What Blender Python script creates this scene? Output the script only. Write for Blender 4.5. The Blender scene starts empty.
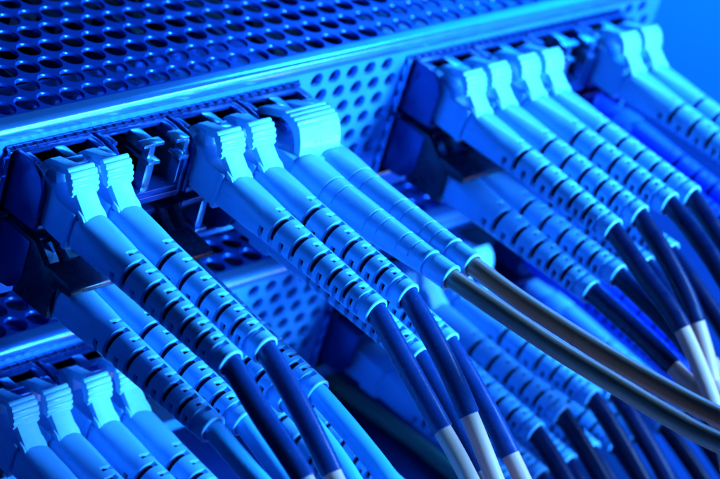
import bpy, bmesh, math, random
from math import sin, cos, tan, radians as rad, pi
from mathutils import Vector, Matrix, Euler

random.seed(7)
S = 0.1                                    # geometry below is written in millimetres; 1 Blender unit = 1 cm
sc = bpy.context.scene
sc.unit_settings.scale_length = 0.01
COL = sc.collection


def V(x, f, z):                            # x along the front, f out of the front, z up (mm)
    return Vector((x * S, -f * S, z * S))


# ------------------------------------------------------------------ materials
def mat(name, base, rough=0.4, metal=0.0, rvar=0.1, rscale=6.0, bump=0.0, bscale=40.0, cvar=0.0, spec=0.5,
        coat=0.0, dust=0.0, sss=0.0):
    m = bpy.data.materials.new(name)
    m.use_nodes = True
    nt = m.node_tree
    b = nt.nodes['Principled BSDF']
    b.inputs['Base Color'].default_value = (*base, 1)
    b.inputs['Metallic'].default_value = metal
    b.inputs['Specular IOR Level'].default_value = spec
    b.inputs['Coat Weight'].default_value = coat
    b.inputs['Coat Roughness'].default_value = 0.03
    if sss:
        b.inputs['Subsurface Weight'].default_value = sss
        b.inputs['Subsurface Radius'].default_value = (0.02, 0.05, 0.1)
        b.inputs['Subsurface Scale'].default_value = 1.0
    tc = nt.nodes.new('ShaderNodeTexCoord')
    n = nt.nodes.new('ShaderNodeTexNoise')
    n.inputs['Scale'].default_value = rscale
    n.inputs['Detail'].default_value = 6
    nt.links.new(tc.outputs['Object'], n.inputs['Vector'])
    mr = nt.nodes.new('ShaderNodeMapRange')
    mr.inputs['From Min'].default_value = 0.3
    mr.inputs['From Max'].default_value = 0.7
    mr.inputs['To Min'].default_value = max(0.02, rough - rvar)
    mr.inputs['To Max'].default_value = rough + rvar
    nt.links.new(n.outputs['Fac'], mr.inputs['Value'])
    nt.links.new(mr.outputs['Result'], b.inputs['Roughness'])
    col = None
    if cvar:
        mx = nt.nodes.new('ShaderNodeMix')
        mx.data_type = 'RGBA'
        mx.inputs['A'].default_value = (*[c * (1 - cvar) for c in base], 1)
        mx.inputs['B'].default_value = (*[min(1, c * (1 + cvar)) for c in base], 1)
        nt.links.new(mr.outputs['Result'], mx.inputs['Factor'])
        n3 = nt.nodes.new('ShaderNodeTexNoise')
        n3.inputs['Scale'].default_value = rscale * 0.45
        n3.inputs['Detail'].default_value = 5
        nt.links.new(tc.outputs['Object'], n3.inputs['Vector'])
        nt.links.new(n3.outputs['Fac'], mx.inputs['Factor'])
        col = mx.outputs['Result']
        nt.links.new(col, b.inputs['Base Color'])
    if dust:                               # small pale specks of dust lying on the surface
        vo = nt.nodes.new('ShaderNodeTexVoronoi')
        vo.inputs['Scale'].default_value = 16
        nt.links.new(tc.outputs['Object'], vo.inputs['Vector'])
        lt = nt.nodes.new('ShaderNodeMath')
        lt.operation = 'LESS_THAN'
        lt.inputs[1].default_value = 0.075
        nt.links.new(vo.outputs['Distance'], lt.inputs[0])
        n4 = nt.nodes.new('ShaderNodeTexNoise')
        n4.inputs['Scale'].default_value = 3.0
        nt.links.new(tc.outputs['Object'], n4.inputs['Vector'])
        gt = nt.nodes.new('ShaderNodeMath')
        gt.operation = 'GREATER_THAN'
        gt.inputs[1].default_value = 0.52
        nt.links.new(n4.outputs['Fac'], gt.inputs[0])
        mu = nt.nodes.new('ShaderNodeMath')
        mu.operation = 'MULTIPLY'
        nt.links.new(lt.outputs[0], mu.inputs[0])
        nt.links.new(gt.outputs[0], mu.inputs[1])
        mu2 = nt.nodes.new('ShaderNodeMath')
        mu2.operation = 'MULTIPLY'
        mu2.inputs[1].default_value = dust
        nt.links.new(mu.outputs[0], mu2.inputs[0])
        mx2 = nt.nodes.new('ShaderNodeMix')
        mx2.data_type = 'RGBA'
        mx2.inputs['A'].default_value = (*base, 1)
        mx2.inputs['B'].default_value = (0.55, 0.62, 0.7, 1)
        if col is not None:
            nt.links.new(col, mx2.inputs['A'])
        nt.links.new(mu2.outputs[0], mx2.inputs['Factor'])
        nt.links.new(mx2.outputs['Result'], b.inputs['Base Color'])
    if bump:
        n2 = nt.nodes.new('ShaderNodeTexNoise')
        n2.inputs['Scale'].default_value = bscale
        n2.inputs['Detail'].default_value = 4
        nt.links.new(tc.outputs['Object'], n2.inputs['Vector'])
        bp = nt.nodes.new('ShaderNodeBump')
        bp.inputs['Strength'].default_value = bump
        bp.inputs['Distance'].default_value = 0.01
        nt.links.new(n2.outputs['Fac'], bp.inputs['Height'])
        nt.links.new(bp.outputs['Normal'], b.inputs['Normal'])
    return m


M = {
    'plastic': mat('blue_plug_plastic', (0.15, 0.50, 0.86), 0.34, 0, 0.09, 5, 0.12, 30, 0.10, 0.5, 0.0, 0.35),
    'clip': mat('pale_clip_plastic', (0.26, 0.68, 0.93), 0.30, 0, 0.08, 6, 0.10, 30, 0.06, 0.5),
    'deep': mat('deep_blue_plug_plastic', (0.008, 0.09, 0.85), 0.42, 0, 0.09, 5, 0.12, 30, 0.1),
    'shaded_core': mat('boot_shaded_core', (0.0015, 0.004, 0.02), 0.85, 0, 0.1, spec=0.1),  # dark cable in the boot slots, deepened with the hollow's shade
    'navy': mat('navy_sleeve', (0.002, 0.028, 0.13), 0.29, 0, 0.10, 4, 0.25, 22, 0.15, 0.5, 0.0, 0.5),
    'black': mat('black_sleeve', (0.0015, 0.007, 0.045), 0.30, 0, 0.10, 4, 0.25, 22, 0.15, 0.45),
    'tan': mat('tan_cable_jacket', (0.72, 0.33, 0.25), 0.38, 0, 0.08, 4, 0.2, 25, 0.08),
    'grey': mat('brown_grey_cable_jacket', (0.38, 0.18, 0.12), 0.33, 0, 0.08, 4, 0.2, 25, 0.12),
    'teal': mat('teal_grey_cable_jacket', (0.12, 0.36, 0.26), 0.36, 0, 0.08, 4, 0.2, 25, 0.1),
    'sky': mat('light_blue_cable_jacket', (0.08, 0.50, 0.9), 0.34, 0, 0.08, 4, 0.2, 25, 0.08, 0.5, 0.0, 0.3),
    'lid': mat('dim_chassis_steel', (0.008, 0.075, 0.44), 0.27, 0.6, 0.10, 1.8, 0.12, 45, 0.14, 0.5),  # same sheet as the lip; the less lit top is darkened in colour
    'panel': mat('lit_front_steel', (0.07, 0.40, 0.90), 0.30, 0.4, 0.10, 2.2, 0.12, 45, 0.10, 0.5),  # chassis metal, coloured paler for the light on its front
    'cage': mat('cage_steel', (0.30, 0.60, 0.90), 0.17, 0.95, 0.05, 5, 0.06, 30, 0.12),
    'module': mat('module_blue_casting', (0.004, 0.040, 0.20), 0.2, 0.4, 0.10, 3, 0.12, 40, 0.12, 0.5, 0.0, 0.25),
    'spring': mat('spring_strip_steel', (0.006, 0.035, 0.15), 0.34, 0.7, 0.1, 5, 0.1, 30, 0.2),
    'lip': mat('lit_lip_steel', (0.12, 0.45, 0.95), 0.21, 0.8, 0.025, 3, 0.06, 40, 0.08),  # same sheet as the lid, coloured brighter for the light it catches
    'dark': mat('shaded_interior', (0.004, 0.009, 0.03), 0.5, 0.2, 0.15, 6),  # boards and port wells; near-black colour carries the shade of the recesses
    'bail': mat('black_latch_plastic', (0.006, 0.011, 0.04), 0.3, 0, 0.1, 6),
    'shelf': mat('dark_shelf_shade', (0.003, 0.026, 0.15), 0.35, 0.2, 0.1, 0.6, 0.05, 20, 0.25),  # near-black colour stands for the unlit depth of the rack
    'wall': mat('rack_wall_paint', (0.03, 0.42, 0.85), 0.6, 0, 0.1, 0.2, 0.0, 10, 0.12),
}


# ------------------------------------------------------------------ mesh helpers
class MB:
    def __init__(self):
        self.bm = bmesh.new()

    def prism(self, pts, x0, x1, bev=0.0, mi=0, seg=2):
        """a profile in (f, z) run from x0 to x1"""
        t = bmesh.new()
        a = [t.verts.new(V(x0, f, z)) for f, z in pts]
        b = [t.verts.new(V(x1, f, z)) for f, z in pts]
        n = len(pts)
        t.faces.new(a)
        t.faces.new(b[::-1])
        for i in range(n):
            t.faces.new((a[i], b[i], b[(i + 1) % n], a[(i + 1) % n]))
        self._add(t, bev, mi, seg)

    def box(self, x0, x1, f0, f1, z0, z1, bev=0.0, mi=0, seg=2):
        self.prism([(f0, z0), (f1, z0), (f1, z1), (f0, z1)], x0, x1, bev, mi, seg)

    def _add(self, t, bev, mi, seg):
        bmesh.ops.recalc_face_normals(t, faces=t.faces)
        if bev:
            es = [e for e in t.edges if len(e.link_faces) == 2 and e.calc_face_angle(0) > 0.45]
            bmesh.ops.bevel(t, geom=es, offset=bev * S, segments=seg, affect='EDGES', profile=0.6, clamp_overlap=True)
        for f in t.faces:
            f.material_index = mi
            f.smooth = True
        me = bpy.data.meshes.new('tmp')
        t.to_mesh(me)
        t.free()
        self.bm.from_mesh(me)
        bpy.data.meshes.remove(me)

    def tube(self, pts, r, seg=20, mi=0, rend=0.0):
        """swept round tube through mm points (x, f, z)"""
        P = [V(*p) for p in pts]
        T = [(P[min(i + 1, len(P) - 1)] - P[max(i - 1, 0)]).normalized() for i in range(len(P))]
        up = Vector((1, 0, 0))
        rings = []
        nP = len(P)
        prof = [(P[i], T[i], r) for i in range(nP)]
        if rend:
            d = rend * S
            prof = [(P[0], T[0], r - rend), (P[0] + T[0] * d, T[0], r)] + prof[1:-1] + \
                   [(P[-1] - T[-1] * d, T[-1], r), (P[-1], T[-1], r - rend)]
        for c, t, rr in prof:
            a = (up - t * up.dot(t)).normalized()
            b = t.cross(a)
            rings.append([self.bm.verts.new(c + (a * cos(2 * pi * k / seg) + b * sin(2 * pi * k / seg)) * rr * S) for k in range(seg)])
        fs = []
        for u, w in zip(rings, rings[1:]):
            for k in range(seg):
                fs.append(self.bm.faces.new((u[k], u[(k + 1) % seg], w[(k + 1) % seg], w[k])))
        fs.append(self.bm.faces.new(rings[0][::-1]))
        fs.append(self.bm.faces.new(rings[-1]))
        for f in fs:
            f.material_index = mi
            f.smooth = True

    def build(self, name, mats, parent=None, recalc=True):
        if recalc:
            bmesh.ops.recalc_face_normals(self.bm, faces=self.bm.faces)
        me = bpy.data.meshes.new(name)
        self.bm.to_mesh(me)
        self.bm.free()
        for m in (mats if isinstance(mats, (list, tuple)) else [mats]):
            me.materials.append(m)
        me.set_sharp_from_angle(angle=rad(38))
        return link(name, me, parent)


def link(name, me, parent=None):
    o = bpy.data.objects.new(name, me)
    COL.objects.link(o)
    if parent is not None:
        o.parent = parent
    return o


def thing(name, label, cat, loc=(0, 0, 0), rot=(0, 0, 0), group=None):
    o = bpy.data.objects.new(name, None)
    o.empty_display_size = 0.3
    COL.objects.link(o)
    o.location = V(*loc)
    o.rotation_euler = rot
    o['label'] = label
    o['category'] = cat
    if group:
        o['group'] = group
    return o


# ------------------------------------------------------------------ perforated sheet
def perforated(mb, place, u0, u1, rows, pitch, hv, r, ri, depth, segs=20):
    """rows: list of (v centre, u of one hole, u lo, u hi). place(u, v, d) gives mm x,f,z ; d is depth below the face.
    Every hole has a rounded rim and a wall; the sheet between is left flat."""
    bm = mb.bm

    def quad(a0, a1, b0, b1):
        q = [bm.verts.new(V(*place(a, b, 0))) for a, b in ((a0, b0), (a1, b0), (a1, b1), (a0, b1))]
        f = bm.faces.new(q)
        return f
    for v, uh, lo, hi in rows:
        us = []
        k0 = math.ceil((lo - uh) / pitch)
        u = uh + k0 * pitch
        while u <= hi + 1e-6:
            us.append(u)
            u += pitch
        b0, b1 = v - hv / 2, v + hv / 2
        if not us:
            quad(u0, u1, b0, b1)
            continue
        if us[0] - pitch / 2 > u0 + 1e-4:
            quad(u0, us[0] - pitch / 2, b0, b1)
        if us[-1] + pitch / 2 < u1 - 1e-4:
            quad(us[-1] + pitch / 2, u1, b0, b1)
        for u in us:
            a0, a1 = max(u0, u - pitch / 2), min(u1, u + pitch / 2)
            outer = []
            for k in range(segs):
                t = 2 * pi * (k + 0.5) / segs
                cx, cy = cos(t), sin(t)
                s = min((a1 - u if cx > 0 else u - a0) / max(abs(cx), 1e-6), (hv / 2) / max(abs(cy), 1e-6))
                outer.append((u + cx * s, v + cy * s))
            # snap the nearest ring points onto the cell corners
            for cu, cv in ((a0, b0), (a1, b0), (a1, b1), (a0, b1)):
                i = min(range(segs), key=lambda q: (outer[q][0] - cu) ** 2 + (outer[q][1] - cv) ** 2)
                outer[i] = (cu, cv)
            rings = [[bm.verts.new(V(*place(a, b, 0))) for a, b in outer]]
            for rr, d in ((r, 0), (r - (r - ri) * 0.55, 0.10), (ri, 0.34), (ri, depth)):
                rings.append([bm.verts.new(V(*place(u + cos(2 * pi * (k + 0.5) / segs) * rr, v + sin(2 * pi * (k + 0.5) / segs) * rr, d)))
                              for k in range(segs)])
            for q, (A, B) in enumerate(zip(rings, rings[1:])):
                for k in range(segs):
                    f = bm.faces.new((A[k], A[(k + 1) % segs], B[(k + 1) % segs], B[k]))
                    f.smooth = q > 0


P = 13.925                                  # module pitch
GX = (0.0, 82.18)                           # left edge of the two blocks of ports
UZ = (0.0, -39.1)                           # top front edge of the two units


def make_switch():
    root = thing('network_switch', '', 'network switch')
    # perforated top cover with rolled front lip
    mb = MB()
    pl = 4.1
    rows = []
    for k in range(14):
        rows.append((-4.65 - k * 4.1, 5.9 - 0.62 * k, -26, 147))
    perforated(mb, lambda u, v, d: (u, v, -d), -30, 151, rows, pl, 4.1, 1.82, 1.64, 0.5)
    # the rolled lip
    prof = [(-2.6, 0.0), (-1.3, 0.0)] + [(-1.3 + 1.3 * sin(a), -1.3 + 1.3 * cos(a)) for a in [pi / 2 * i / 10 for i in range(1, 11)]] + \
           [(0, -1.9), (-0.5, -1.9), (-0.5, -1.2), (-2.6, -0.8)]
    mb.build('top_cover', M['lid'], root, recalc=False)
    mb = MB()
    mb.prism(prof, -30, 151, 0)
    mb.build('front_lip', M['lip'], root)
    # front panel: perforated zones between and beside the port openings
    mb = MB()
    zr = [-3.7 - 3.05 * k for k in range(8)]

    def zone(u0, u1, off):
        rr = [(z, off + (2.03 if k % 2 else 0), u0 + 1.5, u1 - 1.5) for k, z in enumerate(zr)]
        perforated(mb, lambda u, v, d: (u, -d, v), u0, u1, rr, 4.05, 3.05, 1.36, 1.18, 1.0)
        mb.box(u0, u1, -1.0, 0, -28.2, zr[-1] - 3.05 / 2, 0)
        mb.box(u0, u1, -1.0, 0, zr[0] + 3.05 / 2, -1.9, 0)
    zone(-30, -0.9, -3.6)
    zone(56.6, 81.2, 60.7)
    zone(138.6, 151, 141.6)
    # panel strip below the ports, thin frame lips round the openings
    for a, b in ((-0.9, 56.6), (81.2, 138.6)):
        mb.box(a, b, -1.0, 0, -28.2, -25.2, 0)
        mb.box(a, b, -1.0, 0.0, -2.75, -1.92, 0)
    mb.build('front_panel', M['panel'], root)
    # steel port cages, with divider plates and rows of spring fingers
    mb = MB()
    for g in GX:
        a, b = g - 0.7, g + 4 * P + 0.2
        mb.box(a, b, -13, 0.9, -3.35, -2.85, 0.08)            # cage roof
        mb.box(a, b, -40, 1.0, -13.4, -12.9, 0.08)            # middle shelf
        mb.box(a, b, -40, 0.9, -25.0, -24.6, 0.08)
        for k in range(5):
            x = g + k * P - 0.45
            mb.box(x - 0.12, x + 0.12, -30, 1.0, -24.6, -3.35, 0)
        for side in (a - 0.1, b - 0.1):                        # spring fingers on both flanks
            for z in (-5.2, -8.0, -10.8, -15.5, -18.3, -21.1):
                mb.prism([(0.1, z - 0.9), (0.75, z - 0.7), (0.75, z + 0.7), (0.1, z + 0.9)], side - 0.25, side + 0.35, 0.1)
    mb.build('port_cage', M['cage'], root)
    mb = MB()
    for g in GX:
        a, b = g - 0.7, g + 4 * P + 0.2
        mb.prism([(0.1, -2.85), (0.5, -2.7), (1.1, -2.8), (1.1, -3.0)], a, b, 0.05)
        mb.prism([(0.1, -12.9), (1.0, -12.6), (1.5, -13.1), (1.0, -13.6), (0.1, -13.4)], a, b, 0.1)
        for k in range(int((b - a) / 1.8)):
            x = a + 1.0 + k * 1.8
            mb.prism([(0.2, -2.75), (0.8, -2.45), (1.25, -2.8), (0.8, -2.95)], x - 0.3, x + 0.3, 0.05)
            mb.prism([(0.2, -12.9), (1.5, -12.5), (1.9, -13.1), (1.5, -13.6), (0.2, -13.4)], x - 0.4, x + 0.4, 0.06)
    mb.build('spring_strip', M['spring'], root)
    mb = MB()
    mb.box(-29, 150, -62, -41, -27.5, -3.5, 0)                 # boards and blanks deep inside
    mb.box(-29, 150, -41, -14, -9.5, -8.5, 0)
    for g in GX:
        mb.box(g - 0.6, g + 4 * P + 0.1, -16, -14, -24.6, -3.5, 0)
    for k in range(40):
        x = random.uniform(-25, 140)
        f = random.uniform(-40, -16)
        w = random.uniform(2, 7)
        mb.box(x, x + w, f, f + random.uniform(2, 6), -8.5, random.uniform(-7.6, -4.5), 0.1)
    mb.build('inner_board', M['dark'], root)
    mb = MB()
    mb.box(-30, 151, -63, -1.0, -28.6, -28.2, 0)
    mb.box(150.4, 151, -62, -0.02, -28.2, -1.1, 0)
    mb.box(-30, -29.4, -62, -1.0, -28.2, -1.1, 0)
    mb.box(-30, 151, -63, -62.1, -28.2, -1.1, 0)
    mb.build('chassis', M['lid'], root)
    return root


def copy_tree(o, parent=None):
    c = o.copy()
    COL.objects.link(c)
    if parent is not None:
        c.parent = parent
    for ch in list(o.children):
        copy_tree(ch, c)
    return c


sw = make_switch()
sw['label'] = 'upper blue metal network switch with perforated lid, holding most of the plugs'
sw['group'] = 'stacked network switches'
sw2 = copy_tree(sw)
sw2.location = V(0, 0, UZ[1])
sw2['label'] = 'lower network switch, mostly hidden below the upper one and its cables'


# ------------------------------------------------------------------ transceiver modules
def side_profile(sgn):
    p = [(0.5, 0), (3.6, 0), (5.2, -0.35), (6.5, -1.3), (7.3, -2.9), (7.4, -4.2), (7.4, -9.0), (0.5, -9.2)]
    return [(f, z * sgn) for f, z in p]


def make_module():
    """a two-port module, local origin at its upper left, z 0 .. -9.2"""
    r = thing('transceiver_module', '', 'transceiver')
    mb = MB()
    W = 13.3
    mb.prism(side_profile(1), 0, 0.7, 0.12)
    mb.prism(side_profile(1), W - 0.7, W, 0.12)
    mb.box(0.5, W - 0.5, 0.5, 2.1, -0.5, -0.02, 0.08)
    mb.box(0.6, 1.5, 2.0, 4.4, -0.6, -0.03, 0.08)
    mb.box(W - 1.5, W - 0.6, 2.0, 4.4, -0.6, -0.03, 0.08)
    mb.box(0.5, W - 0.5, 0.6, 7.6, -9.3, -8.3, 0.15)
    mb.box(0.5, W - 0.5, 0.6, 7.2, -8.4, -7.6, 0.1)
    mb.build('housing', M['module'], r)
    mb = MB()
    c = W / 2
    mb.box(c - 0.9, c + 0.9, 1.9, 6.2, -0.62, -0.12, 0.08)
    mb.box(c - 1.9, c + 1.9, 5.0, 6.5, -0.65, -0.1, 0.1)
    mb.box(c - 0.55, c + 0.55, 1.5, 6.3, -8.4, -0.6, 0.08)
    mb.box(c - 1.1, c + 1.1, 2.0, 7.3, -3.1, -2.5, 0.1)
    mb.box(c - 0.75, c + 0.75, 2.0, 6.7, -8.4, -3.0, 0.1)
    mb.build('divider', M['cage'], r)
    mb = MB()
    mb.box(W - 1.0, W - 0.15, 4.0, 6.9, -8.3, -0.5, 0.08)
    mb.box(W - 2.5, W - 0.1, 4.4, 6.7, -0.75, -0.12, 0.1)
    mb.box(W - 1.9, W - 0.1, 5.0, 7.5, -3.2, -2.6, 0.1)
    mb.build('side_rail', M['cage'], r)
    mb = MB()
    for cx in (c - 3.1, c + 3.1):                              # the dark port wells with their ferrule sleeves
        mb.box(cx - 2.55, cx + 2.55, -6, -0.5, -7.8, -0.6, 0)
        mb.box(cx - 2.55, cx - 2.35, -0.5, 5.0, -7.6, -2.2, 0.05)
        mb.box(cx + 2.35, cx + 2.5, -0.5, 5.0, -7.6, -2.2, 0.05)
        mb.tube([(cx, -0.6, -5.0), (cx, 2.6, -5.0)], 1.25, 16, 0, 0.2)
    mb.build('port_well', M['dark'], r)
    return r


def make_flipped_module():
    """the same module hung upside down in the lower row: belly plate on top"""
    r = thing('transceiver_module', '', 'transceiver')
    W = 13.3
    mb = MB()
    pr = [(f, -9.2 - z) for f, z in side_profile(1)]
    mb.prism(pr, 0, 0.7, 0.12)
    mb.prism(pr, W - 0.7, W, 0.12)
    mb.box(0.5, W - 0.5, 0.6, 7.6, -0.95, 0.1, 0.15)
    mb.box(0.5, W - 0.5, 0.5, 5.0, -9.15, -8.7, 0.08)
    mb.build('housing', M['module'], r)
    mb = MB()
    c = W / 2
    mb.box(c - 0.6, c + 0.6, 1.5, 6.5, -8.7, -0.9, 0.08)
    mb.box(c - 1.1, c + 1.1, 2, 7.2, -6.8, -6.2, 0.1)
    mb.build('divider', M['cage'], r)
    mb = MB()
    for cx in (c - 3.1, c + 3.1):
        mb.box(cx - 2.5, cx + 2.5, -6, -0.5, -8.6, -1.0, 0)
        mb.tube([(cx, -0.6, -4.2), (cx, 2.6, -4.2)], 1.25, 16, 0, 0.2)
    mb.build('port_well', M['dark'], r)
    return r


def make_bail(r):
    """black wire-and-tab pull latch lying over the belly of a lower-row module"""
    mb = MB()
    mb.prism([(10.4, -2.2), (11.2, -1.75), (15.6, -2.0), (16.6, -2.4), (16.8, -3.1), (16.3, -3.6), (11.0, -3.9), (10.4, -3.4)], 0.25, 13.0, 0.2)
    for x in (0.2, 12.0):
        mb.prism([(4.5, 0.35), (8.0, 0.3), (10.8, -1.9), (13.2, -2.6), (13.4, -9.0), (6.0, -9.0), (6.0, -0.6)], x, x + 1.1, 0.15)
    for x in (3.2, 9.2):
        mb.prism([(5.5, 0.35), (8.2, 0.35), (11.2, -1.8), (11.0, -2.6), (7.9, -0.2), (5.5, -0.2)], x, x + 1.2, 0.1)
    o = mb.build('pull_latch', M['bail'], r)
    return o


mod_proto = make_module()
flip_proto = make_flipped_module()
flip_bail = make_flipped_module()
make_bail(flip_bail)
used = set()


def place_module(proto, unit, block, k, label, group):
    o = proto if proto.name not in used else copy_tree(proto)
    used.add(proto.name)
    z = -2.95 if proto is mod_proto else -13.7
    o.location = V(GX[block] + k * P + 0.3, 0, UZ[unit] + z)
    o['label'] = label
    o['group'] = group
    return o


# ------------------------------------------------------------------ plugs
def add_boot_mesh(name, mats, r0=2.8, r1=2.08, L=30.0, style='ribbed', hole=1.62):
    mb = MB()
    bm = mb.bm
    N = 72
    slots = []                              # (f centre, width, [(angle, half)])
    if style == 'ribbed':
        A = [10.9, 15.1, 18.9, 22.3, 25.3, 28.0]
        for i, f in enumerate(A):
            slots.append((f, 1.0 - 0.02 * i, [(148, 64), (-32, 60)]))
        for i, f in enumerate([8.9, 13.0, 17.0, 20.6, 23.8, 26.65]):
            h = 15 + 2.0 * i
            slots.append((f, 0.86 - 0.01 * i, [(204, h + 5), (80, h + 2), (-70, 20)]))
    else:
        for f in (6.5, 15.0, 21.0):
            slots.append((f, 0.35, [(110, 75)]))
            slots.append((f + 2.2, 0.3, [(110, 62)]))
    slots.sort()
    e = 0.07
    F = [0.0, 0.25, 0.6]
    rowslot = {}
    f = 1.2
    allr = []
    for s in slots:
        a, b = s[0] - s[1] / 2, s[0] + s[1] / 2
        allr += [(a, None, 0.0), (a + 0.03, s, 1), (b - 0.03, s, 1), (b, None, 0.0)]
    rows = [(q, None, 0.0) for q in F]
    while f < L - 0.6:
        if all(abs(f - r[0]) > 0.28 for r in allr) and not any(s[0] - s[1] / 2 < f < s[0] + s[1] / 2 for s in slots):
            rows.append((f, None, 0.0))
        f += 0.7
    rows += allr + [(L - 0.45, None, 0.0), (L - 0.2, None, 0.05), (L - 0.06, None, -0.02), (L, None, -0.16)]
    if style != 'ribbed':
        rows = [r for r in rows if not (25.4 < r[0] < 26.2)] + [(25.5, None, 0.0), (25.6, None, 0.12), (25.85, None, 0.12), (25.95, None, -0.22)]
    rows.sort(key=lambda q: q[0])

    def rad_at(f):
        if style != 'ribbed':
            r = 3.15 + (1.95 - 3.15) * min(1, max(0, (f - 3) / 23)) ** 0.9
            if f > 25.9:
                r = 1.95
        else:
            t = min(1, max(0, (f - 6) / (L - 6)))
            r = r0 + (r1 - r0) * t
        if f < 0.6:
            r -= 0.35 * (1 - f / 0.6) ** 2
        return r
    depth = 0.62 if style == 'ribbed' else 0.16
    rings = []
    flags = []
    for f, s, k in rows:
        R = rad_at(f)
        sq = max(0.0, 1 - f / 8.0) * 0.5
        ring, fl = [], []
        for i in range(N):
            t = 2 * pi * i / N
            d = 0
            if s is not None:
                for c, h in s[2]:
                    dd = abs((math.degrees(t) - c + 180) % 360 - 180)
                    if dd < h:
                        d = 1
                    elif dd < h + 5:
                        d = max(d, 0.45)
            n = 2 + sq * 2.4
            se = (abs(cos(t)) ** n + abs(sin(t)) ** n) ** (-1 / n)
            rr = R * se - depth * d + (k if (s is None) else 0)
            ring.append(bm.verts.new(V(cos(t) * rr, f, sin(t) * rr)))
            fl.append(d)
        rings.append(ring)
        flags.append(fl)
    for q in range(len(rings) - 1):
        for i in range(N):
            j = (i + 1) % N
            fc = bm.faces.new((rings[q][i], rings[q][j], rings[q + 1][j], rings[q + 1][i]))
            fc.smooth = True
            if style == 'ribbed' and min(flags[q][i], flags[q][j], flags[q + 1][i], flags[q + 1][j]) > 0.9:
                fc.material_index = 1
    # end annulus, then the bore
    last = rings[-1]
    Rl = rad_at(L)
    for rr, f in ((hole + 0.12, L + 0.02), (hole, L - 0.12), (hole, L - 2.5)):
        ring = [bm.verts.new(V(cos(2 * pi * i / N) * rr, f, sin(2 * pi * i / N) * rr)) for i in range(N)]
        for i in range(N):
            j = (i + 1) % N
            fc = bm.faces.new((last[i], last[j], ring[j], ring[i]))
            fc.smooth = True
        last = ring
    bm.faces.new(rings[0])
    bmesh.ops.recalc_face_normals(bm, faces=bm.faces)
    me = bpy.data.meshes.new(name)
    bm.to_mesh(me)
    bm.free()
    for m in mats:
        me.materials.append(m)
    me.set_sharp_from_angle(angle=rad(42))
    return me


BOOT = add_boot_mesh('boot', [M['plastic'], M['shaded_core']])
BOOT_DEEP = add_boot_mesh('boot', [M['deep'], M['shaded_core']])
BOOT_SMOOTH = add_boot_mesh('boot', [M['plastic'], M['shaded_core']], style='smooth', hole=1.46)


def mesh_of(mb, name, mats):
    o = mb.build(name, mats)
    me = o.data
    bpy.data.objects.remove(o)
    return me


def body_mesh(m):
    mb = MB()
    mb.prism([(2, 3.4), (7.6, 3.5), (9.0, 2.5), (12.6, 2.5), (12.6, -3.0), (2, -3.0)], -2.3, 2.3, 0.3)
    mb.box(-2.65, 2.65, 12.2, 13.1, -3.05, 2.75, 0.28)
    mb.box(-2.2, 2.2, 13.0, 13.7, -2.2, 2.0, 0.1)
    return mesh_of(mb, 'connector_body', m)


def ribbed_curve(pts, amp):
    out = []
    for (a, b) in zip(pts, pts[1:]):
        dx, dz = b[0] - a[0], b[1] - a[1]
        l = math.hypot(dx, dz)
        nx, nz = -dz / l, dx / l
        if nz < 0 and nx < 0:
            nx, nz = -nx, -nz
        if nx * 0.5 + nz < 0:
            nx, nz = -nx, -nz
        out += [(a[0] - nx * amp * 0.35, a[1] - nz * amp * 0.35),
                (a[0] + dx * 0.12 + nx * amp, a[1] + dz * 0.12 + nz * amp),
                (a[0] + dx * 0.55 + nx * amp, a[1] + dz * 0.55 + nz * amp),
                (a[0] + dx * 0.86 - nx * amp * 0.35, a[1] + dz * 0.86 - nz * amp * 0.35)]
    out.append(pts[-1])
    return out


def latch_mesh(m):
    mb = MB()
    outer = ribbed_curve([(8.9, 7.45), (9.75, 7.3), (10.45, 6.75), (10.95, 6.0), (11.25, 5.2), (11.4, 4.4)], 0.17)
    mb.prism(outer + [(10.5, 4.5), (10.0, 5.5), (9.2, 6.2)], -2.35, 2.35, 0.07, 0, 1)
    mb.prism([(10.6, 5.6), (11.15, 5.2), (12.0, 4.45), (14.1, 2.9), (14.9, 2.35), (13.8, 2.0), (10.5, 4.2)], -1.75, 1.75, 0.12)
    mb.prism([(12.9, 3.3), (14.0, 2.9), (14.6, 2.4), (13.2, 2.2)], -2.1, 2.1, 0.12)
    mb.prism([(3.4, 4.6), (4.4, 5.7), (9.0, 7.3), (9.9, 7.0), (9.9, 6.0), (4.6, 4.4)], -0.9, 0.9, 0.1)
    mb.prism([(4.4, 3.0), (5.4, 5.4), (6.2, 5.4), (7.4, 3.0)], -1.2, 1.2, 0.15)
    return mesh_of(mb, 'latch', m)


BODY, BODY_DEEP = body_mesh(M['plastic']), body_mesh(M['deep'])
LATCH = latch_mesh(M['clip'])


def duplex_body_mesh(m):
    mb = MB()
    mb.box(-5.0, 5.0, 2, 11.0, -2.7, 2.5, 0.3)
    mb.box(-5.6, 5.6, 9.6, 13.6, -2.95, 2.75, 0.45)
    mb.box(-5.2, 5.2, 13.0, 14.6, -2.5, 2.35, 0.4)
    return mesh_of(mb, 'connector_body', m)


DBODY, DBODY_DEEP = duplex_body_mesh(M['plastic']), duplex_body_mesh(M['deep'])


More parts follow.
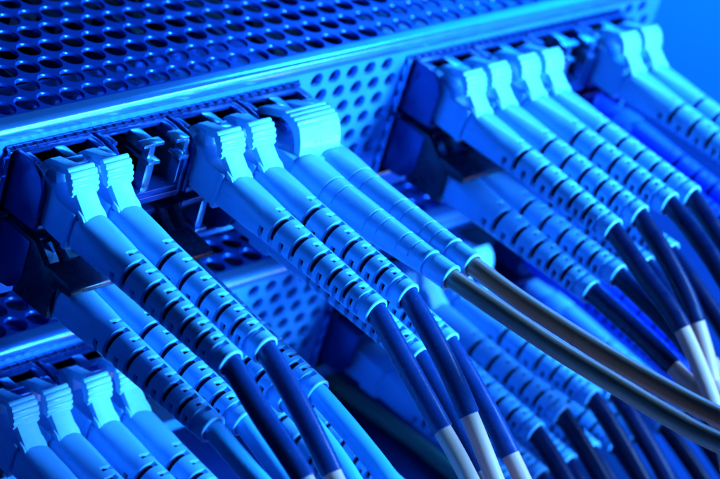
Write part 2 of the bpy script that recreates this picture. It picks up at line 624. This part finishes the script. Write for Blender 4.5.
def duplex_clip_mesh(m):
    mb = MB()
    outer = ribbed_curve([(8.2, 7.55), (9.1, 7.55), (10.0, 7.5), (10.9, 7.35), (11.6, 7.0)], 0.2)
    outer += [(12.1, 6.5), (12.5, 5.8), (12.9, 4.9), (13.2, 3.9), (13.4, 2.6), (13.4, 0.0)]
    inner = [(12.3, 0.0), (12.2, 2.4), (11.9, 3.9), (11.3, 5.1), (10.5, 5.9), (9.4, 6.4), (8.2, 6.5)]
    mb.prism(outer + inner, -4.3, 4.3, 0.12, 0, 1)
    for x in (-3.2, 1.0):
        mb.prism([(2.5, 4.9), (4.4, 6.0), (8.6, 7.4), (9.3, 6.6), (5.0, 4.9), (3.0, 4.0)], x, x + 2.2, 0.1)
    mb.prism([(10.5, 0.6), (13.3, 0.6), (13.9, -0.4), (13.9, -2.4), (10.5, -2.4)], -6.0, 6.0, 0.2)
    # raised moulding marks on the front face
    for k in range(5):
        x = -1.5 + k * 0.75
        mb.prism([(12.55, 5.5), (12.95, 5.0), (13.15, 4.3), (12.6, 4.5)], x, x + 0.4, 0.03)
    return mesh_of(mb, 'latch', m)


DCLIP = duplex_clip_mesh(M['clip'])


def spline(pts, step=0.8):
    """Catmull-Rom through mm points, even enough for a tube"""
    P_ = [Vector(p) for p in pts]
    P_ = [P_[0] * 2 - P_[1]] + P_ + [P_[-1] * 2 - P_[-2]]
    out = []
    for i in range(1, len(P_) - 2):
        a, b, c, d = P_[i - 1:i + 3]
        n = max(2, int((c - b).length / step))
        for k in range(n):
            t = k / n
            out.append(0.5 * ((2 * b) + (c - a) * t + (2 * a - 5 * b + 4 * c - d) * t * t + (3 * b - a - 3 * c + d) * t ** 3))
    out.append(P_[-2])
    return out


def world_mm(o):
    m = Matrix.LocRotScale(o.location, o.rotation_euler, None)
    return m


def cable(root, boot, path, kind, sleeve_len=20.2):
    """path: absolute mm points (x, f, z) after the boot's tip; the cable starts inside the boot's bore."""
    B = world_mm(root) @ world_mm(boot)
    inv = world_mm(root).inverted()

    def absmm(v):
        w = B @ v
        return (w.x / S, -w.y / S, w.z / S)
    p0, p1 = absmm(V(0, 27.6, 0)), absmm(V(0, 30.0, 0))
    pts = spline([p0, p1] + path)
    loc = []
    for p in pts:
        w = inv @ V(*p)
        loc.append((w.x / S, -w.y / S, w.z / S))
    if kind in ('navy', 'black'):
        d, k = 0.0, 1
        while k < len(loc) and d < sleeve_len:
            d += (Vector(loc[k]) - Vector(loc[k - 1])).length
            k += 1
        mb = MB()
        mb.tube(loc[:k], 1.53, 24, 0, 0.12)
        mb.build('sleeve', M[kind], root)
        mb = MB()
        mb.tube(loc[k - 3:], 1.3, 20, 0)
        mb.build('cable', M['tan'], root)
    else:
        mb = MB()
        mb.tube(loc, {'grey': 1.38, 'sky': 1.5}[kind], 24, 0)
        mb.build('cable', M[kind], root)


def add_part(name, me, root, loc=(0, 0, 0), rot=(0, 0, 0)):
    o = link(name, me, root)
    o.location = V(*loc)
    o.rotation_euler = rot
    return o


def simplex(label, group, X, unit, tipz, kind, path, yaw=0.0, tilt=None, name='fibre_patch_cable'):
    z0 = UZ[unit] - 8.0
    th = math.atan2(z0 - tipz, 43.3)
    r = thing(name, label, 'patch cable', (X, 0, z0), (th, 0, rad(yaw)), group)
    add_part('connector_body', BODY, r)
    add_part('latch', LATCH, r)
    b = add_part('boot', BOOT, r, (0, 13.4, 0), (0, rad(random.uniform(-5, 5)), 0))
    cable(r, b, path, kind)
    return r


def duplex(label, group, Xc, z0, tips, kind, paths, deep=False, smooth=False, f0=13.6, half=3.125):
    """tips: two (x, z) at f=43.5"""
    r = thing('fibre_patch_cable', label, 'patch cable', (Xc, 0, z0), (0, 0, 0), group)
    add_part('connector_body', DBODY_DEEP if deep else DBODY, r)
    if smooth:
        add_part('latch', DCLIP, r)
    for s, (tx, tz), pa in zip((-1, 1), tips, paths):
        x0 = Xc + s * half
        th = math.atan2(z0 - tz, 43.5 - f0)
        yw = math.atan2(tx - x0, 43.5 - f0)
        b = add_part('boot', BOOT_SMOOTH if smooth else (BOOT_DEEP if deep else BOOT), r, (s * half, f0, 0), (th, 0, yw))
        cable(r, b, pa, kind)
    return r


def droop(X, z, dx=0.0, k=1.0, f0=50.5, drop=3.6):
    """an ordinary hanging run: the path after the boot's tip"""
    return [(X + dx * .1, f0, z - drop * k), (X + dx * .3, 58.5, z - 8.6 * k), (X + dx * .6, 67, z - 15 * k), (X + dx, 78, z - 25 * k), (X + dx * 1.3, 92, z - 44 * k)]


c = P / 2
d = 3.125
G1, G2 = 'patch cables in the left port block', 'patch cables in the right port block'
L1, L2 = 'patch cables in the left block of the lower switch', 'patch cables in the right block of the lower switch'

# upper switch, left block
simplex('pale blue plug with navy sleeve, leftmost of the upper switch', G1, c - d, 0, -11.3, 'navy',
        [(3.8, 50.4, -14.5), (3.8, 59.7, -18.3), (3.6, 70, -24), (3, 90, -38)])
simplex('pale blue plug with navy sleeve, second from the left on the upper switch', G1, c + d, 0, -10.9, 'navy',
        [(10.1, 50.8, -14.6), (10.1, 59.1, -19.8), (10.1, 70, -27.5), (10.3, 88, -44)])
simplex('pale blue plug with navy sleeve, just right of the empty upper module', G1, 2 * P + c - d, 0, -10.8, 'navy',
        [(31.7, 50.2, -14.5), (31.7, 58.1, -18.9), (31.8, 66, -23.5), (31.9, 80, -33.5), (32, 96, -48)])
simplex('pale blue navy-sleeved plug beside the wide double clip', G1, 2 * P + c + d, 0, -9.9, 'navy',
        [(37.9, 51, -13.9), (37.9, 57.7, -18.6), (37.9, 66.1, -25.4), (38.1, 78, -36), (38.3, 92, -51)])
duplex('wide double clip with two smooth blue boots and two long brown-grey cables', G1, 48.7, -8.9,
       [(46.6, -8.9), (50.9, -7.9)], 'grey',
       [[(46.7, 52.2, -8.6), (46.7, 63.2, -8.1), (46.7, 73.2, -7.2), (46.7, 83.0, -6.2), (46.7, 90.4, -5.0), (46.8, 112, 0)],
        [(50.7, 52.7, -7.8), (50.7, 66.3, -7.0), (50.7, 77.6, -5.8), (50.7, 87.2, -4.3), (50.8, 112, 0.5)]], smooth=True, f0=13.5)
# its lower row
duplex('double plug with light blue cables, leftmost in the lower row of the upper switch', G1, c, -20.2,
       [(3.8, -21.6), (10.1, -22.7)], 'sky',
       [[(3.8, 50, -22.9), (3.8, 58, -24.6), (3.8, 72, -30), (3.6, 90, -41)], [(10.1, 50, -24.7), (10.3, 58, -27.6), (10.6, 72, -35), (11, 88, -47)]])
duplex('double plug with light blue cables, below the empty upper module', G1, P + c, -20.2,
       [(17.9, -21.2), (24.0, -22.0)], 'sky',
       [[(17.9, 52, -23.2), (17.9, 60, -26.6), (18, 74, -35), (18, 90, -48)], [(24.1, 51.5, -23.9), (24.2, 60, -26.6), (24.6, 74, -33), (25, 92, -45)]])
duplex('double plug with navy sleeves, half hidden under the wide double clip', G1, 3 * P + c, -20.2,
       [(45.6, -22.6), (51.8, -21.9)], 'navy',
       [droop(45.6, -22.6, 1), droop(51.8, -21.9, 1)])
# upper switch, right block
simplex('blurred blue plug with black sleeve, first in the upper row of the right block', G2, GX[1] + c - d, 0, -10.5, 'black',
        [(86, 51.8, -14.1), (86, 59.6, -17.4), (86, 69.2, -24.9), (86, 82, -37)])
simplex('blurred blue plug with black sleeve, second in the upper row of the right block', G2, GX[1] + c + d, 0, -9.4, 'black',
        [(92.3, 51.6, -13.6), (92.3, 58.4, -18.6), (92.3, 66, -27), (92.2, 76, -41)])
simplex('blurred blue plug with black sleeve, third in the upper row of the right block', G2, GX[1] + P + c - d, 0, -8.8, 'black',
        [(100, 50, -11.1), (100, 56, -13.9), (100, 66, -20), (100, 84, -34)])
simplex('blurred blue plug with black sleeve, fourth in its row, left of the empty module', G2, GX[1] + P + c + d, 0, -9.0, 'black',
        [(106.2, 50.6, -12.4), (106.3, 58, -16.5), (106.5, 70, -24), (107, 88, -38)])
simplex('blurred blue plug right of the empty module, left one of the last pair', G2, GX[1] + 3 * P + c - d, 0, -10.0, 'black',
        droop(GX[1] + 3 * P + c - d, -10.0, 1))
simplex('far blurred blue plug, last at the right end of the upper row', G2, GX[1] + 3 * P + c + d, 0, -9.8, 'black',
        droop(GX[1] + 3 * P + c + d, -9.8, 1))
duplex('blurred double plug with black sleeves, first in the lower row of the right block', G2, GX[1] + c, -20.0,
       [(86, -21.6), (92.3, -20.3)], 'black',
       [[(86, 54, -22.9), (86, 62, -24.3), (86.2, 69, -26.5), (86.5, 84, -35)], [(92.3, 57, -22.8), (92.3, 66, -26.4), (92.5, 80, -35)]])
duplex('blurred double plug mostly hidden under four black-sleeved plugs, right of another double plug', G2, GX[1] + P + c, -20.0,
       [(100, -20.6), (106.2, -19.6)], 'black', [droop(100, -20.6, 1, .8), droop(106.2, -19.6, 1, .8)])
duplex('deep blue double plug in the lower row at the right end of the upper switch', G2, GX[1] + 3 * P + c, -20.0,
       [(127.8, -22), (134.0, -21.5)], 'black', [droop(127.8, -22, 1, .8), droop(134, -21.5, 1, .8)], deep=True)

# lower switch, left block
for k, (s, tz, lb) in enumerate([(-1, -48.9, 'pale blue plug cut by the frame at bottom left, first on the lower switch'),
                                 (1, -48.6, 'pale blue plug second from the left on the lower switch')]):
    simplex(lb, L1, c + s * d, 1, tz, 'navy', droop(c + s * d, tz, 0))
for s, tz, lb in [(-1, -49.2, 'pale blue plug third from the left on the lower switch'),
                  (1, -49.4, 'pale blue plug fourth on the lower switch, partly behind a ribbed boot')]:
    simplex(lb, L1, P + c + s * d, 1, tz, 'navy', droop(P + c + s * d, tz, 0))
duplex('blurred double plug low in the gap between the two bundles of navy sleeves', L1, 3 * P + c, UZ[1] - 8.2,
       [(45.6, -49.2), (51.8, -48.9)], 'navy', [droop(45.6, -49.2, 0), droop(51.8, -48.9, 0)])
# lower switch, right block
for k, (X, tz, lb) in enumerate([(GX[1] + c - d, -49.3, 'blurred blue ribbed plug with black sleeve, lowest of four in the lower switch, right block'),
                                 (GX[1] + c + d, -47.8, 'blurred ribbed plug with black sleeve, second from lowest in the lower switch, right block'),
                                 (GX[1] + P + c - d, -46.8, 'blurred ribbed plug with black sleeve, third from lowest in the lower switch, right block'),
                                 (GX[1] + P + c + d, -47.3, 'blurred blue ribbed plug with black sleeve, uppermost of four, close under the brown-grey cables')]):
    simplex(lb, L2, X, 1, tz, 'black', droop(X, tz, 1, .95))
duplex('bright deep blue double plug seen above the two brown-grey cables', L2, GX[1] + 3 * P + c, UZ[1] - 8.2,
       [(127.8, -50.4), (134, -49.8)], 'black', [droop(127.8, -50.4, 1), droop(134, -49.8, 1)], deep=True)
duplex('blurred double plug at the bottom, under four black sleeves, first in its row', L2, GX[1] + c, UZ[1] - 20,
       [(86, -61), (92.3, -60.5)], 'black', [droop(86, -61, 1), droop(92.3, -60.5, 1)])
duplex('blurred double plug at the bottom, under four black sleeves, second in its row', L2, GX[1] + P + c, UZ[1] - 20,
       [(100, -60.3), (106.2, -59.8)], 'black', [droop(100, -60.3, 1), droop(106.2, -59.8, 1)])

duplex('blurred double plug low at the right, its black sleeves passing behind the brown-grey cables', L2, GX[1] + 3 * P + c, UZ[1] - 20,
       [(127.8, -61), (134, -60.6)], 'black', [droop(127.8, -61, 2, .8), droop(134, -60.6, 2, .8)])
duplex('blurred double plug at lower right, left of the rightmost low double plug', L2, GX[1] + 2 * P + c, UZ[1] - 20,
       [(113.8, -60.6), (120, -60.3)], 'black', [droop(113.8, -60.6, 2, .9), droop(120, -60.3, 2, .9)])

# modules
GM = 'transceiver modules in the ports'
place_module(mod_proto, 0, 0, 0, 'blue module with smooth side wall, holding the two leftmost plugs of the upper switch', GM)
place_module(mod_proto, 0, 0, 1, 'empty module between the two pairs of latched plugs, its port divider showing', GM)
place_module(mod_proto, 0, 0, 2, 'blue module holding the pair of plugs beside the wide double clip', GM)
place_module(mod_proto, 0, 0, 3, 'blue module under the wide double clip', GM)
place_module(mod_proto, 0, 1, 0, 'blurred blue module with plain side wall, right of the perforated vent', GM)
place_module(mod_proto, 0, 1, 1, 'blurred module holding the third and fourth plugs right of the vent', GM)
place_module(mod_proto, 0, 1, 2, 'blurred empty dark module near the right end of the upper switch', GM)
place_module(mod_proto, 0, 1, 3, 'blurred module at the right end of the upper switch, holding the last two plugs', GM)
place_module(flip_bail, 0, 0, 0, 'lower-row module with black pull latch at the left edge', GM)
place_module(flip_bail, 0, 0, 1, 'lower-row module with black pull latch under the empty upper module', GM)
place_module(flip_proto, 0, 0, 2, 'empty lower-row module with bare belly plate, under the second pair of latched plugs', GM)
place_module(flip_proto, 0, 0, 3, 'lower-row module under the wide double clip', GM)
place_module(flip_bail, 0, 1, 0, 'blurred lower-row module with black pull latch, right of the perforated vent', GM)
place_module(flip_bail, 0, 1, 1, 'blurred lower-row module hidden behind the plugs of the right block', GM)
place_module(flip_proto, 0, 1, 2, 'blurred empty lower-row module near the right end of the upper switch', GM)
place_module(flip_proto, 0, 1, 3, 'blurred lower-row module holding the deep blue double plug of the upper switch', GM)
place_module(mod_proto, 1, 0, 0, 'module at bottom left holding the first pair of plugs of the lower switch', GM)
place_module(mod_proto, 1, 0, 1, 'module of the lower switch holding the third and fourth plugs from the left', GM)
place_module(mod_proto, 1, 0, 3, 'module of the lower switch behind the two bundles of navy sleeves', GM)
place_module(mod_proto, 1, 1, 0, 'blurred module of the lower switch, first right of its perforated vent', GM)
place_module(mod_proto, 1, 1, 1, 'blurred module of the lower switch, second right of its perforated vent', GM)
place_module(mod_proto, 1, 1, 3, 'blurred module of the lower switch holding the bright deep blue double plug', GM)
place_module(flip_proto, 1, 1, 0, 'blurred lower-row module of the lower switch with dark side wall, below its vent', GM)
place_module(flip_proto, 1, 1, 2, 'blurred lower-row module of the lower switch, behind the low double plugs at lower right', GM)
place_module(flip_proto, 1, 1, 3, 'blurred lower-row module at the right end of the lower switch', GM)
place_module(flip_bail, 1, 1, 1, 'blurred lower-row module of the lower switch, behind the lowest black sleeves', GM)

# loose cables lying on the shelf, running out from under the lower switch
for kind, r_, pts, lb in (('teal', 1.4, [(93, -30, -72.6), (93.5, -5, -72.6), (94.5, 10, -72.6), (95, 22, -72.6), (94, 34, -72.6), (90, 60, -72.6), (84, 90, -72.6)],
                           'blurred teal-grey cable lying loose on the shelf at bottom centre'),
                          ('sky', 1.5, [(86, -30, -72.5), (85, -5, -72.5), (83.5, 8, -72.5), (81.5, 19, -72.5), (80, 34, -72.5), (80, 60, -72.5), (83, 90, -72.5)],
                           'blurred blue cable lying loose on the shelf, left of the teal-grey one'),
                          ('navy', 1.6, [(79, -30, -72.4), (78.5, -5, -72.4), (77, 8, -72.4), (74, 20, -72.4), (71, 36, -72.4), (69, 60, -72.4), (70, 90, -72.4)],
                           'blurred navy cable lying loose on the shelf, furthest left of the loose ones')):
    mb = MB()
    mb.tube(spline(pts, 1.2), r_, 20)
    o = mb.build('loose_cable', M[kind])
    o['label'] = lb
    o['category'] = 'cable'
    o['group'] = 'loose cables on the shelf'

# ------------------------------------------------------------------ backdrop: the painted wall of the rack
mb = MB()
mb.box(262, 266, -500, 420, -420, 300, 0)
w = mb.build('backdrop_wall', M['wall'])
w['kind'] = 'structure'
w['label'] = 'blurred bright blue rack wall behind the switches'
mb = MB()
mb.box(-200, 261, -200, 300, -78, -74, 0)  # added dark sheet, giving the space below the switches its darkness
w = mb.build('shelf_floor', M['shelf'])
w['kind'] = 'structure'
w['label'] = 'added dark rack shelf below the switches, for the gloom there'

# ------------------------------------------------------------------ camera
R = ((0.6671082436460876, -0.6951177504670784, 0.2679139866543381),
     (-0.20190950734937435, -0.5148852929351201, -0.8331420562911516),
     (0.717076803488556, 0.5017015528226957, -0.4838351059957624))
cam = bpy.data.cameras.new('camera')
co = bpy.data.objects.new('camera', cam)
COL.objects.link(co)
mw = Matrix(((R[0][0], -R[1][0], -R[2][0], 0), (R[0][1], -R[1][1], -R[2][1], 0), (R[0][2], -R[1][2], -R[2][2], 0), (0, 0, 0, 1)))
mw.translation = Vector((-20.175511, -20.030480, 15.473048))
co.matrix_world = mw
cam.sensor_width = 36
cam.lens = 2398.945 / 720 * 36
cam.clip_start = 0.5
cam.clip_end = 500
cam.dof.use_dof = True
cam.dof.focus_distance = 32.6
cam.dof.aperture_fstop = 0.12 / (2 * 0.19)
cam.dof.aperture_blades = 0
sc.camera = co

# ------------------------------------------------------------------ light
w = bpy.data.worlds.new('World')
sc.world = w
w.use_nodes = True
bg = w.node_tree.nodes['Background']
bg.inputs['Color'].default_value = (0.006, 0.09, 0.7, 1)
bg.inputs['Strength'].default_value = 0.03


def lamp(name, loc, target, size, power, color, sy=None):
    l = bpy.data.lights.new(name, 'AREA')
    l.energy = power
    l.color = color
    l.size = size
    if sy:
        l.shape = 'RECTANGLE'
        l.size_y = sy
    o = bpy.data.objects.new(name, l)
    COL.objects.link(o)
    o.location = V(*loc)
    dv = V(*target) - V(*loc)
    o.rotation_euler = dv.to_track_quat('-Z', 'Y').to_euler()
    return o


BLUE = (0.072, 0.38, 1.0)
kl = lamp('key_lamp', (215, 380, 125), (50, 15, -20), 10, 15000, BLUE)
kl.data.spread = rad(62)
lamp('strip_lamp', (250, 140, 155), (60, 0, 0), 18, 7000, (0.16, 0.45, 1.0), 3)
lamp('side_fill', (-260, 60, 120), (40, 10, -10), 14, 420, (0.015, 0.20, 1.0))  # unseen fill, added to lift the left-facing sides
ll = lamp('low_fill', (95, 420, -58), (70, 20, -50), 8, 1800, (0.03, 0.26, 1.0))  # unseen fill, added to brighten the lower rows like bounced light
wl = lamp('warm_fill', (225, 210, -55), (105, 80, -25), 7, 150, (1.0, 0.52, 0.26))  # unseen warm fill, added to tint the cables at lower right
wl.data.spread = rad(50)
lamp('wall_fill', (190, -60, 120), (262, -60, 10), 8, 13000, (0.04, 0.34, 1.0))  # unseen source added only to brighten the backdrop

sc.view_settings.view_transform = 'Standard'
sc.view_settings.look = 'None'
sc.view_settings.exposure = -0.1
sc.view_settings.gamma = 1
sc.cycles.use_denoising = True
sc.cycles.max_bounces = 8
sc.cycles.glossy_bounces = 4
sc.cycles.diffuse_bounces = 4
